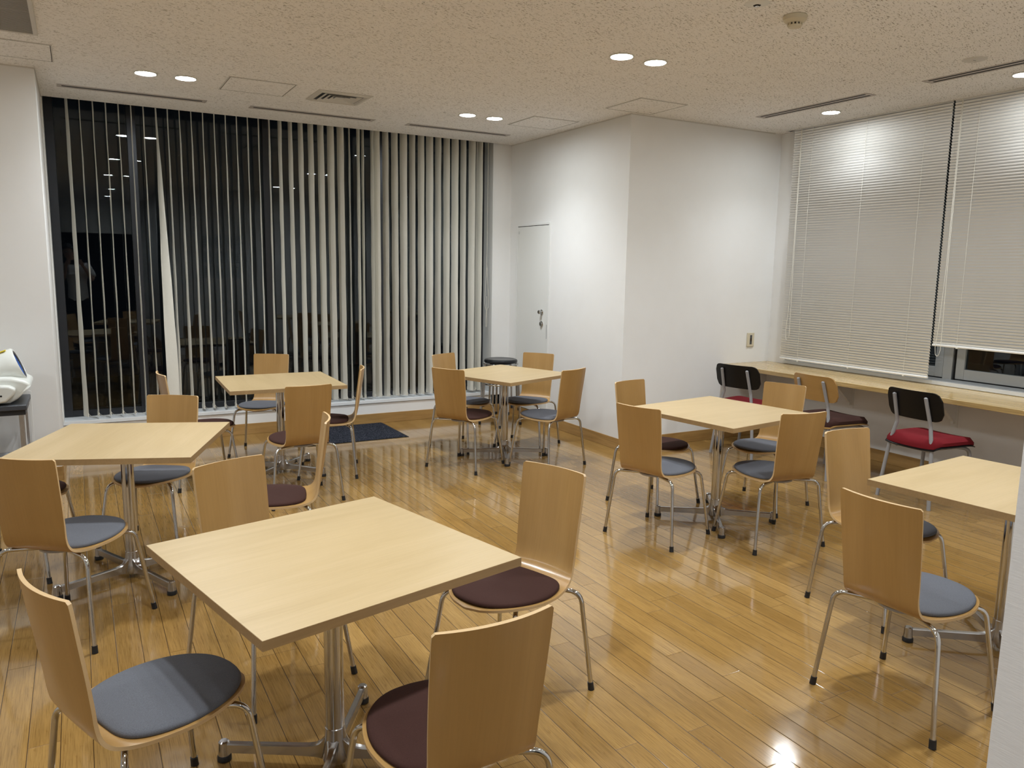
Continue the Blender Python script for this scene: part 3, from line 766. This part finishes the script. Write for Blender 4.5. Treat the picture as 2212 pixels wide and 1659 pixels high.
ROT = {'F': 0, 'A': 0, 'B': pi/2, 'C': 0, 'D': 0, 'E': 0}
pt = make_table()
for i, (k, (x, y, a, lb)) in enumerate(TP.items()):
    o = pt if i == 0 else copy_tree(pt)
    o.location = (x, y, 0); o.rotation_euler = (0, 0, a+ROT[k]); tag(o, lb, 'table', 'square pedestal tables')

# ------------------------------------------------------------------ steel and plywood chairs at the counter
def make_steel_chair(back_m, pad_m, shell_m):
    root = empty('steel_frame_chair')
    for sy in (1, -1):
        p = arc_path([(-.215, .200*sy, 0), (-.185, .158*sy, .40), (-.170, .126*sy, .545), (-.232, .118*sy, .738)], .06, 6)
        MB().tube(p, .0125, 14).lathe([(.0125, 0), (.010, .006), (.001, .009)], 14, (-.232, .118*sy, .737)).build('leg', GREYPAINT, root, smooth=50)
        p = arc_path([(-.19, .10*sy, .385), (.12, .12*sy, .385), (.19, .165*sy, .375), (.205, .195*sy, 0)], .05, 6)
        MB().tube(p, .0125, 14).build('leg', GREYPAINT, root, smooth=50)
    b = MB(); b.tube([(-.183, .155, .385), (-.183, -.155, .385)], .010, 10); b.tube([(.10, .12, .385), (.10, -.12, .385)], .010, 10)
    b.build('crossbar', GREYPAINT, root, smooth=50)
    # seat shell
    def pad(name, m, z0, z1, gx, gy, extra):
        n = 12; vs = []
        for i in range(n+1):
            for j in range(n+1):
                u_, v_ = i/n*2-1, j/n*2-1
                uu = math.copysign(abs(u_)**.9, u_); wv = gy*(1-.06*(u_ < 0)*abs(u_))
                x = gx*uu; y = wv*v_
                rr = max(0, abs(u_)**4+abs(v_)**4-1)
                x *= 1-.07*rr; y *= 1-.07*rr
                zd = -.018*max(0, u_)**3 + .008*v_*v_ - .030*max(0, -u_-.72)*2
                vs.append((x, y, z0+zd))
        N = len(vs); bulge = []
        for i in range(n+1):
            for j in range(n+1):
                u_, v_ = i/n*2-1, j/n*2-1; e = min(1, (1-max(abs(u_), abs(v_)))*6)
                p_ = vs[i*(n+1)+j]; bulge.append((p_[0], p_[1], p_[2]+(z1-z0)*(.45+.55*e**.5)))
        f = [(i*(n+1)+j, (i+1)*(n+1)+j, (i+1)*(n+1)+j+1, i*(n+1)+j+1) for i in range(n) for j in range(n)]
        f2 = [tuple(N+q for q in t_[::-1]) for t_ in f]
        rim = list(range(n+1))+[i*(n+1)+n for i in range(1, n+1)]+[n*(n+1)+j for j in range(n-1, -1, -1)]+[i*(n+1) for i in range(n-1, 0, -1)]
        sd_ = [(rim[j], rim[(j+1) % len(rim)], N+rim[(j+1) % len(rim)], N+rim[j]) for j in range(len(rim))]
        return MB().add(vs+bulge, f+f2+sd_, 0, [(p_[0], p_[1], 0) for p_ in vs+bulge]).build(name, m, root, smooth=50, bevel=0)
    pad('seat_board', shell_m, .402, .414, .215, .212, 0)
    pad('seat_pad', pad_m, .4135, .462, .208, .205, 0)
    # curved backrest panel with big rounded corners
    n, mzz = 24, 12; vs = []; fs = []
    hw, hh, zc, rc = .205, .098, .680, .055
    for sd_ in (0, 1):
        for i in range(n+1):
            for j in range(mzz+1):
                y = -hw+2*hw*i/n; v_ = -1+2*j/mzz
                ed = max(0, abs(y)-(hw-rc)); lim = hh-rc+math.sqrt(max(0, rc*rc-ed*ed)) if ed > 0 else hh
                z = v_*lim; x = -.214+.85*y*y-.30*(z+.0)*.9 + (0 if sd_ == 0 else .011)
                vs.append((x, y, zc+z+.012*(y/hw)*0))
    N = (n+1)*(mzz+1)
    f = [(i*(mzz+1)+j, (i+1)*(mzz+1)+j, (i+1)*(mzz+1)+j+1, i*(mzz+1)+j+1) for i in range(n) for j in range(mzz)]
    f2 = [tuple(N+q for q in t_[::-1]) for t_ in f]
    rim = [i*(mzz+1) for i in range(n+1)]+[n*(mzz+1)+j for j in range(1, mzz+1)]+[i*(mzz+1)+mzz for i in range(n-1, -1, -1)]+[j for j in range(mzz-1, 0, -1)]
    sq = [(rim[j], rim[(j+1) % len(rim)], N+rim[(j+1) % len(rim)], N+rim[j]) for j in range(len(rim))]
    MB().add(vs, f+f2+sq, 0, [(p_[1], p_[2], p_[0]) for p_ in vs]).build('backrest', back_m, root, smooth=45)
    return root
g = 'steel-framed chairs along the counter'
c0 = make_steel_chair(BLACKPLY, REDF, BLACKPLY); c0.location = (5.045, 3.135, 0); c0.rotation_euler = (0, 0, R(-4))
tag(c0, 'grey steel chair with black backrest and red seat, nearest one at the counter', 'chair', g)
c1 = copy_tree(c0); c1.location = (4.935, 4.69, 0); c1.rotation_euler = (0, 0, R(12))
tag(c1, 'grey steel chair with black backrest and red seat at the far end of the counter', 'chair', g)
c3 = copy_tree(c0); c3.location = (-.86, 5.02, 0); c3.rotation_euler = (0, 0, R(35))
tag(c3, 'red-seated steel chair barely showing at the left picture edge behind the left table', 'chair', g)
c2 = make_steel_chair(PLY, BROWNF, PLY); c2.location = (5.035, 3.94, 0); c2.rotation_euler = (0, 0, R(-3))
tag(c2, 'grey steel chair with wooden backrest and dark brown seat, middle one at the counter', 'chair', g)

# ------------------------------------------------------------------ stool stack in the corner
st = []
def make_stool():
    root = empty('round_stool')
    MB().lathe([(.001, .425), (.155, .425), (.163, .432), (.165, .445), (.160, .456), (.145, .4625), (.135, .460), (.001, .461)], 44).build('seat', VINYLB, root, smooth=35)
    b = MB(); n = 40; R_ = .168
    b.tube([(R_*cos(2*pi*k/n), R_*sin(2*pi*k/n), .415) for k in range(n+1)], .008, 8)
    b.build('rim', CHROME, root, smooth=50)
    for k in range(4):
        a = pi/4+k*pi/2
        lg = MB().tube([(.182*cos(a), .182*sin(a), .425), (.187*cos(a), .187*sin(a), .30), (.202*cos(a), .202*sin(a), .02)], .0105, 12).build('leg', POLISHED, root, smooth=50)
        MB().lathe([(.013, 0), (.014, .025), (.011, .03)], 12, (.2025*cos(a), .2025*sin(a), 0)).build('rubber_foot', RUBBER, lg, smooth=40)
    return root
s0 = make_stool(); XS, YS = 3.60, 6.66
names = ['black round stool at the bottom of the stack in the far corner', 'black round stool second from the bottom of the corner stack', 'black round stool second from the top of the corner stack', 'black round stool on top of the stack in the far corner']
for k in range(4):
    o = s0 if k == 0 else copy_tree(s0)
    o.location = (XS, YS, .066*k); o.rotation_euler = (0, 0, k*R(11)+.3); tag(o, names[k], 'stool', 'stacked black stools')

# ------------------------------------------------------------------ floor mat
mt = empty('floor_mat', (2.11, 6.87, 0)); tag(mt, 'navy blue speckled floor mat on the wood floor below the blinds', 'mat')
pl(MB().box(1.655, 2.555, 6.515, 7.215, .0035, .0075).build('pile', MATF, mt, bevel=.001), mt)
pl(MB().box(1.642, 2.570, 6.502, 7.222, 0, .0035).build('rubber_border', RUBBER, mt, bevel=.001), mt)

# ------------------------------------------------------------------ cart with blood pressure monitor
XA, XD = -.98, -.325
ck = empty('device_cart', (-.65, 5.93, 0)); tag(ck, 'aluminium cart with dark grey trays at the left edge, carrying a white measuring device', 'cart')
for x in (XA+.02, XD-.035):
    for y in (5.72, 6.11):
        lg = pl(MB().box(x-.014, x+.014, y-.014, y+.014, .055, .615).build('post', POLISHED, ck, bevel=.002), ck)
        pl_ = MB().lathe([(.001, -.02), (.022, -.02), (.024, -.010), (.024, .010), (.022, .02), (.001, .02)], 20, (x, y, .026), M=Matrix.Rotation(pi/2, 4, 'X')).build('caster', RUBBER, lg, smooth=40)
pl(MB().box(XA, XD, 5.68, 6.15, .605, .640).build('top_tray', DARKGREY, ck, bevel=.006), ck)
pl(MB().box(XA+.01, XD-.01, 5.70, 6.13, .572, .604).build('drawer', mat('black_tray', (.015, .016, .018), .5), ck, bevel=.004), ck)
pl(MB().box(XA+.01, XD-.02, 5.70, 6.13, .235, .250).build('lower_shelf', mat('light_grey_shelf', (.42, .44, .47), .4), ck, bevel=.003), ck)
pl(MB().box(XA, XD-.01, 5.69, 6.14, .10, .135).build('bottom_tray', DARKGREY, ck, bevel=.005), ck)
b = MB(); b.box(XD-.012, XD+.004, 6.15, 6.158, .05, .66); b.box(XD-.03, XD-.026, 5.9, 5.92, .05, .62)
pl(b.build('back_rail', WHITEPAINT, ck, bevel=.001), ck)
bp = empty('blood_pressure_monitor', (-.62, 5.92, .640)); tag(bp, 'white automatic arm blood pressure monitor with a blue-lined cuff opening on the cart', 'medical device')
b = MB(); b.prism([(-.96, .646), (-.415, .646), (-.375, .670), (-.300, .748), (-.296, .765), (-.335, .790), (-.40, .808), (-.50, .812), (-.96, .800)], 'y', 5.72, 6.10)
pl(b.build('body', OFFWHITE, bp, bevel=.018, seg=4), bp)
b = MB(); b.prism([(-.96, .652), (-.50, .652), (-.43, .665), (-.385, .71), (-.375, .745), (-.41, .765), (-.50, .772), (-.96, .768)], 'y', 5.66, 5.80)
pl(b.build('elbow_rest', OFFWHITE, bp, bevel=.014, seg=4), bp)
# tunnel hood: tilted cylinder whose mouth faces +x and a little up
ax = Vector((.93, 0, .36)).normalized(); zax = Vector((-.36, 0, .93)).normalized(); mc = Vector((-.358, 5.93, .872))
def ell(c_, ry, rz, n=36): return [c_+Vector((0, 1, 0))*ry*cos(2*pi*k/n)+zax*rz*sin(2*pi*k/n) for k in range(n)]
rings = [ell(mc-ax*.36-Vector((0, 0, .0)), .115, .085), ell(mc-ax*.20, .128, .105), ell(mc-ax*.07, .132, .116), ell(mc-ax*.012, .130, .114), ell(mc, .122, .106), ell(mc+ax*.0, .112, .096), ell(mc-ax*.012, .104, .088)]
n = 36; vs = [p for r_ in rings for p in r_]; fs = [(i*n+k, i*n+(k+1) % n, (i+1)*n+(k+1) % n, (i+1)*n+k) for i in range(len(rings)-1) for k in range(n)]
fs.append(tuple(range(n)))
pl(MB().add(vs, fs).build('hood', OFFWHITE, bp, smooth=40), bp)
rings = [ell(mc-ax*.002, .108, .092), ell(mc-ax*.006, .098, .083), ell(mc-ax*.02, .096, .081)]
vs = [p for r_ in rings for p in r_]; fs = [(i*n+k, i*n+(k+1) % n, (i+1)*n+(k+1) % n, (i+1)*n+k) for i in range(2) for k in range(n)]
pl(MB().add(vs, fs).build('cuff_ring', DARKGREY, bp, smooth=40), bp)
rings = []
for i, dpt in enumerate((.010, .02, .035, .05)):
    c_ = mc-ax*dpt; rr = []
    for k in range(n):
        w_ = 1-.10*((k % 3) == 0)-.20*i
        rr.append(c_+Vector((0, 1, 0))*.098*w_*cos(2*pi*k/n)+zax*.083*w_*sin(2*pi*k/n))
    rings.append(rr)
vs = [p for r_ in rings for p in r_]; fs = [(i*n+k, i*n+(k+1) % n, (i+1)*n+(k+1) % n, (i+1)*n+k) for i in range(3) for k in range(n)]; fs.append(tuple(3*n+k for k in range(n)))
pl(MB().add(vs, fs).build('cuff_lining', CUFFB, bp, smooth=60), bp)
Mx = Matrix.Translation(mc-ax*.05+zax*.1165)@Matrix([[ax.x, 0, zax.x, 0], [0, 1, 0, 0], [ax.z, 0, zax.z, 0], [0, 0, 0, 1]])
pl(MB().box(-.022, .018, -.055, -.020, -.004, .002, 0, Mx).build('yellow_sticker', YELLOW, bp), bp)
b = MB(); b.lathe([(.001, 0), (.006, 0), (.006, .002), (.001, .002)], 12, (-.455, 5.6595, .705), M=Matrix.Rotation(pi/2, 4, 'X'))
pl(b.build('button', DARK, bp), bp)

# ------------------------------------------------------------------ notices on the rear wall (seen mirrored in the big window)
nb = empty('wall_notices', (2.15, YN, 1.6)); tag(nb, 'sheets of printed notices on the white wall, seen mirrored in the big window', 'notice')
PAPER = mat('paper', (.62, .66, .70), .7); INK = mat('ink', (.05, .05, .06), .7)
b = MB(); bi = MB()
for i in range(3):
    for j in range(3):
        x = 1.86+i*.23; z = 1.30+j*.25; b.box(x, x+.205, YN, YN+.001, z, z+.23)
        for q in range(6): bi.box(x+.02, x+.02+.15*random.uniform(.4, 1), YN+.001, YN+.0015, z+.03+q*.032, z+.036+q*.032)
pl(b.build('paper_sheet', PAPER, nb), nb); pl(bi.build('printed_lines', INK, nb), nb)

# ------------------------------------------------------------------ the photographer, seen mirrored in the big window
def skin(name, pts, edges, m, parent, sub=2):
    """pts: list of (x, y, z, r) ; first one is the root"""
    me = bpy.data.meshes.new(name); me.from_pydata([p[:3] for p in pts], edges, []); me.materials.append(m)
    o = bpy.data.objects.new(name, me); COL.objects.link(o); o.parent = parent
    sk = o.modifiers.new('skin', 'SKIN'); sk.use_smooth_shade = True
    for i, p in enumerate(pts):
        v = me.skin_vertices[0].data[i]; r_ = p[3]
        v.radius = r_ if isinstance(r_, tuple) else (r_, r_); v.use_root = (i == 0)
    ss = o.modifiers.new('sub', 'SUBSURF'); ss.levels = sub; ss.render_levels = sub
    return o
pe = empty('person', (0, 0, 0)); tag(pe, 'person in white t-shirt raising a phone, seen only mirrored in the window', 'person')
PB = -.40
P = [(0, PB, .98, (.13, .10)), (0, PB, 1.12, (.12, .09)), (-.005, PB-.01, 1.30, (.14, .10)), (-.02, PB, 1.45, (.13, .085)), (-.05, PB+.03, 1.54, .055), (-.085, PB+.06, 1.61, .055),
     (-.10, PB+.085, 1.66, (.064, .078)), (-.115, PB+.075, 1.73, (.074, .088)), (-.12, PB+.065, 1.79, (.062, .075))]
E_ = [(i, i+1) for i in range(8)]
P.append((-.10, PB+.180, 1.690, .012)); E_.append((6, 9))                       # nose
for sx in (1, -1):                                                               # ears
    P.append((-.112+sx*.083, PB+.065, 1.705, .012)); E_.append((7, len(P)-1))
for sx in (1, -1):
    b0 = len(P)
    P += [(sx*.165, PB, 1.455, .058), (sx*.225, PB+.05, 1.30, .045), (sx*.215+.0, PB+.13, 1.24, .040), (sx*.165-.01, PB+.24, 1.38, .033), (sx*.125-.03, PB+.300, 1.475, .024), (sx*.112-.03, PB+.325, 1.505, (.030, .020)), (sx*.103-.03, PB+.345, 1.53, (.034, .018))]
    E_ += [(3, b0)]+[(b0+i, b0+i+1) for i in range(6)]
    palm = b0+6; wrist = b0+5
    for k in range(4):                                                           # four fingers curled round the phone
        z_ = 1.572-.020*k; L_ = (.92, 1.0, .95, .78)[k]; j = len(P)
        P += [(sx*.105-.03, PB+.352, z_, .0095), (sx*(.105-.012*L_)-.03, PB+.378, z_+.003, .0085), (sx*(.105-.042*L_)-.03, PB+.381, z_+.001, .0078), (sx*(.105-.060*L_)-.03, PB+.377, z_-.001, .0070)]
        E_ += [(palm, j), (j, j+1), (j+1, j+2), (j+2, j+3)]
    j = len(P)                                                                   # thumb from the side of the palm
    P += [(sx*.092-.03, PB+.325, 1.520, .0115), (sx*.070-.03, PB+.333, 1.530, .0100), (sx*.048-.03, PB+.336, 1.538, .0085)]
    E_ += [(wrist, j), (j, j+1), (j+1, j+2)]
for sx in (1, -1):
    b0 = len(P)
    P += [(sx*.095, PB, .88, (.085, .085)), (sx*.105, PB+.01, .50, .058), (sx*.11, PB-.01, .28, .052), (sx*.11, PB-.015, .09, .036), (sx*.115, PB+.10, .035, (.040, .028))]
    E_ += [(0, b0)]+[(b0+i, b0+i+1) for i in range(4)]
skin('body', P, E_, SKIN, pe)
T_ = [(0, PB, 1.20, (.165, .120)), (0, PB, 1.05, (.165, .122)), (0, PB, .90, (.172, .128)), (0, PB, .875, (.170, .126)), (-.005, PB-.01, 1.34, (.172, .122)), (-.018, PB, 1.455, (.150, .100)), (-.032, PB+.015, 1.515, (.078, .072)),
      (.165, PB, 1.460, .076), (.222, PB+.045, 1.325, .070), (.232, PB+.07, 1.285, .068), (-.165, PB, 1.460, .076), (-.222, PB+.045, 1.325, .070), (-.232, PB+.07, 1.285, .068)]
skin('tshirt', T_, [(0, 1), (1, 2), (2, 3), (0, 4), (4, 5), (5, 6), (5, 7), (7, 8), (8, 9), (5, 10), (10, 11), (11, 12)], TSHIRT, pe)
Q_ = [(0, PB, .93, (.150, .112)), (0, PB, .99, (.145, .108)), (.095, PB, .84, (.105, .10)), (.105, PB+.01, .50, .078), (.11, PB-.01, .25, .070), (.11, PB-.01, .07, .066), (-.095, PB, .84, (.105, .10)), (-.105, PB+.01, .50, .078), (-.11, PB-.01, .25, .070), (-.11, PB-.01, .07, .066)]
skin('trousers', Q_, [(0, 1), (0, 2), (2, 3), (3, 4), (4, 5), (0, 6), (6, 7), (7, 8), (8, 9)], TROUSERS, pe)
for sx in (1, -1):
    MB().prism([(-.045, 0), (.045, 0), (.047, .05), (.035, .085), (-.035, .085), (-.047, .05)], 'y', PB-.075, PB+.185, 0, Matrix.Translation((sx*.112, 0, .001))).build('shoe', TROUSERS, pe, bevel=.02, seg=3)
hair = MB(); n1, n2 = 18, 28; vs = []
for i in range(n1+1):
    th_ = pi*.62*i/n1
    for k in range(n2):
        ph = 2*pi*k/n2; front = max(0, sin(ph)); t2 = min(th_, pi*.62-front*.75)
        vs.append((-.117+.092*sin(t2)*cos(ph), PB+.060+.106*sin(t2)*sin(ph), 1.735+.122*cos(t2)))
hair.add(vs, [(i*n2+k, i*n2+(k+1) % n2, (i+1)*n2+(k+1) % n2, (i+1)*n2+k) for i in range(n1) for k in range(n2)]).build('hair', HAIR, pe, smooth=60)
for sx in (1, -1):
    MB().lathe([(.001, -.011), (.008, -.008), (.011, 0), (.008, .008), (.001, .011)], 14, (-.103+sx*.031, PB+.150, 1.712)).build('eye', mat('eye_white', (.6, .6, .6), .3), pe, smooth=60)
b = MB()
for sx in (1, -1):
    b.tube([(-.103+sx*.033+.023*cos(2*pi*k/16), PB+.178, 1.712+.017*sin(2*pi*k/16)) for k in range(17)], .0016, 5)
    b.tube([(-.103+sx*.056, PB+.178, 1.716), (-.110+sx*.082, PB+.09, 1.716)], .0016, 5)
b.tube([(-.113, PB+.178, 1.714), (-.093, PB+.178, 1.714)], .0016, 5); b.build('glasses', TROUSERS, pe)
b = MB(); b.box(-.135, -.071, PB+.166, PB+.170, 1.652, 1.660); b.build('mouth', mat('lips', (.33, .14, .11), .5), pe, bevel=.002)
ph_ = empty('smartphone', (-.03, -.05, 1.53)); tag(ph_, 'dark smartphone held up sideways by the mirrored person', 'phone')
pl(MB().box(-.104, .044, -.056, -.048, 1.497, 1.572).build('phone_body', mat('phone_black', (.01, .01, .012), .25), ph_, bevel=.003), ph_)
pl(MB().box(-.014, .020, -.048, -.0455, 1.515, 1.549).build('camera_bump', mat('phone_glass', (.02, .02, .025), .1), ph_, bevel=.001), ph_)
